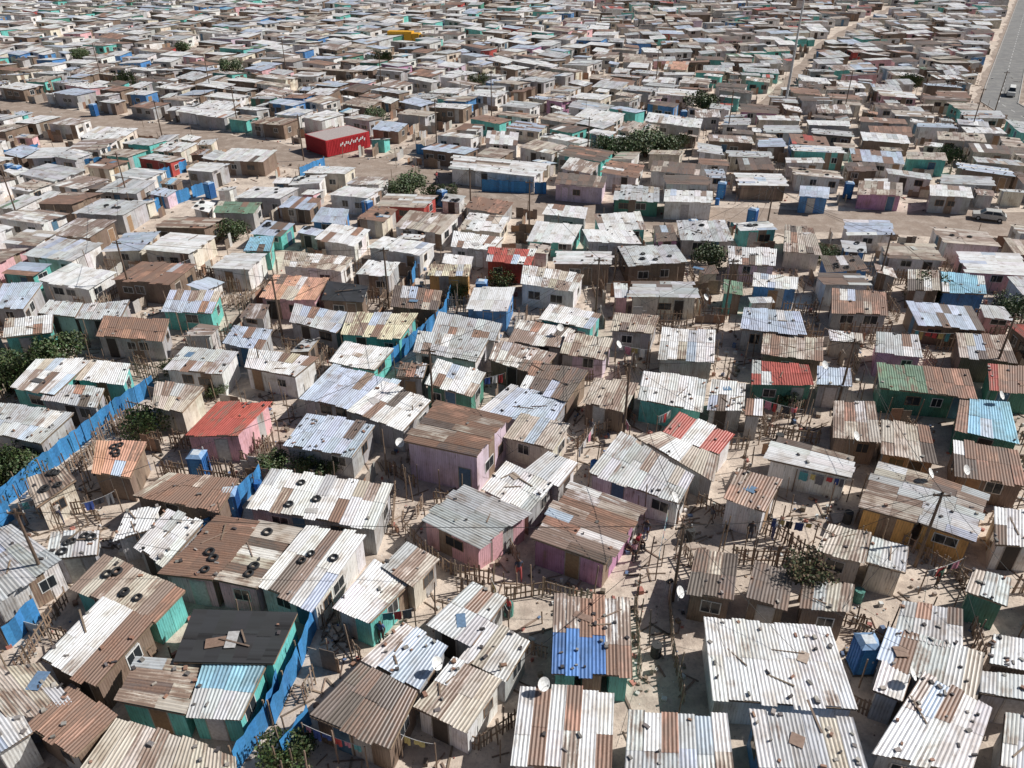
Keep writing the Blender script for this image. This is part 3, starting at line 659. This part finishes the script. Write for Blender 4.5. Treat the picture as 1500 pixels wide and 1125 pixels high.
# ---------------------------------------------------------------- people
def person(u,v,pose,shirt,trs,rz):
    J={};E=[]
    def j(n,p,r,par,lab):
        J[n]=(Vector(p),r,lab)
        if par: E.append((par,n))
    z=.95 if pose!='sit' else .42; lean=.0 if pose!='bend' else -.3
    j('pel',(0,0,z),.13,None,'t'); j('sp',(0,lean*.3,z+.25),.12,'pel','s'); j('ch',(0,lean,z+.46-abs(lean)*.3),.15,'sp','s'); j('nk',(0,lean*1.2-.01,z+.57-abs(lean)*.4),.055,'ch','k')
    j('hd',(0,lean*1.35-.02,z+.67-abs(lean)*.5),.085,'nk','k'); j('ht',(0,lean*1.35-.01,z+.76-abs(lean)*.5),.08,'hd','h'); j('ns',(0,lean*1.35-.105,z+.67-abs(lean)*.5),.018,'hd','k')
    for s_ in (-1,1):
        n='L' if s_<0 else 'R'; ph=s_*(.18 if pose=='walk' else 0)
        j(n+'sh',(s_*.19,lean,z+.45-abs(lean)*.3),.062,'ch','s')
        e=Vector((s_*.25,lean+ph*.7+.02,z+.17)); wr=Vector((s_*.24,lean+ph*1.2-.1,z-.06)) if pose!='sit' else Vector((s_*.14,-.38,z+.12))
        j(n+'el',e,.045,n+'sh','k'); j(n+'wr',wr,.028,n+'el','k'); dr=(wr-e).normalized(); j(n+'pm',wr+dr*.07,.032,n+'wr','k')
        for f in range(4): b=wr+dr*.07+Vector((0,(f-1.5)*.02,0)); j(n+'f%da'%f,b+dr*.045,.009,n+'pm','k'); j(n+'f%db'%f,b+dr*(.085-.008*abs(f-1.5))+Vector((-s_*.015,0,0)),.008,n+'f%da'%f,'k')
        j(n+'th',wr+dr*.05+Vector((-s_*.01,-.05,0)),.01,n+'wr','k')
        j(n+'hp',(s_*.1,0,z-.04),.095,'pel','t')
        if pose=='sit': kn=(s_*.14,-.42,z+.05); an=(s_*.14,-.45,.08)
        else: kn=(s_*.11,-ph*.7-.02,.5); an=(s_*.11,-ph*1.5+.02,.08)
        j(n+'kn',kn,.065,n+'hp','t'); j(n+'an',an,.042,n+'kn','t'); j(n+'to',(an[0],an[1]-.17,.04),.035,n+'an','b')
    names=list(J); me=bpy.data.meshes.new("tmp"); me.from_pydata([J[n][0] for n in names],[(names.index(a),names.index(b)) for a,b in E],[])
    o=bpy.data.objects.new("tmp",me); sc.collection.objects.link(o); md=o.modifiers.new("s",'SKIN'); 
    for i,n in enumerate(names): me.skin_vertices[0].data[i].radius=(J[n][1],)*2
    me.skin_vertices[0].data[0].use_root=True
    sb=o.modifiers.new("u",'SUBSURF'); sb.levels=1; sb.render_levels=1
    dg=bpy.context.evaluated_depsgraph_get(); em=bpy.data.meshes.new_from_object(o.evaluated_get(dg)); bpy.data.objects.remove(o)
    em.materials.clear(); em.materials.append(M_SK); sk=(.16,.085,.055); CM={'t':trs,'s':shirt,'k':sk,'h':(.02,.015,.012),'b':(.05,.04,.04)}
    cols=[]; pts=[(J[n][0],J[n][2]) for n in names]
    for pl in em.polygons:
        c=pl.center; lab=min(pts,key=lambda t:(t[0]-c).length_squared)[1]; cols+=[(*CM[lab],1)]*pl.loop_total; pl.use_smooth=True
    at=em.color_attributes.new("Col",'FLOAT_COLOR','CORNER'); at.data.foreach_set("color",np.array(cols,dtype=np.float32).ravel())
    p=G(u,v); o=ob("person",em,(p.x,p.y,0),math.radians(rz)); em.name="person"
    if pose=='sit':
        s_=MB(); s_.box((-.3,-.18,.26),(.6,0,0),(0,.36,0),(0,0,.05),(.35,.25,.17)); s_.box((-.26,-.15,0),(.06,0,0),(0,.3,0),(0,0,.255),(.3,.2,.14)); s_.box((.2,-.15,0),(.06,0,0),(0,.3,0),(0,0,.255),(.3,.2,.14)); ob("wooden_stool",s_.mesh("wooden_stool",[M_P]),(p.x,p.y,0),math.radians(rz))
for t in [(922,806,'sit',(.6,.6,.62),(.04,.05,.12),70),(934,800,'sit',(.5,.05,.08),(.03,.03,.04),40),(945,790,'stand',(.05,.05,.06),(.1,.12,.25),-30),(928,822,'stand',(.7,.4,.45),(.05,.05,.06),20),(760,848,'walk',(.05,.06,.1),(.5,.1,.1),10),(1097,792,'stand',(.05,.05,.06),(.05,.06,.1),0),(388,655,'sit',(.6,.5,.45),(.05,.05,.08),60),(745,905,'stand',(.5,.06,.06),(.06,.06,.08),-60),(1130,790,'bend',(.6,.6,.6),(.1,.1,.2),90),(702,452,'stand',(.05,.1,.3),(.05,.05,.05),0),(640,268,'walk',(.5,.1,.1),(.05,.05,.1),60),(1370,860,'stand',(.1,.2,.15),(.05,.05,.05),30),(865,640,'walk',(.1,.1,.12),(.2,.2,.25),120),(1160,620,'stand',(.6,.1,.1),(.05,.05,.08),40),(560,940,'stand',(.1,.15,.35),(.06,.06,.07),-20),(90,765,'walk',(.6,.55,.5),(.06,.06,.1),40),(1040,770,'walk',(.1,.1,.12),(.3,.25,.2),-80),(470,255,'walk',(.6,.6,.6),(.05,.05,.1),60)]:
    person(*t)
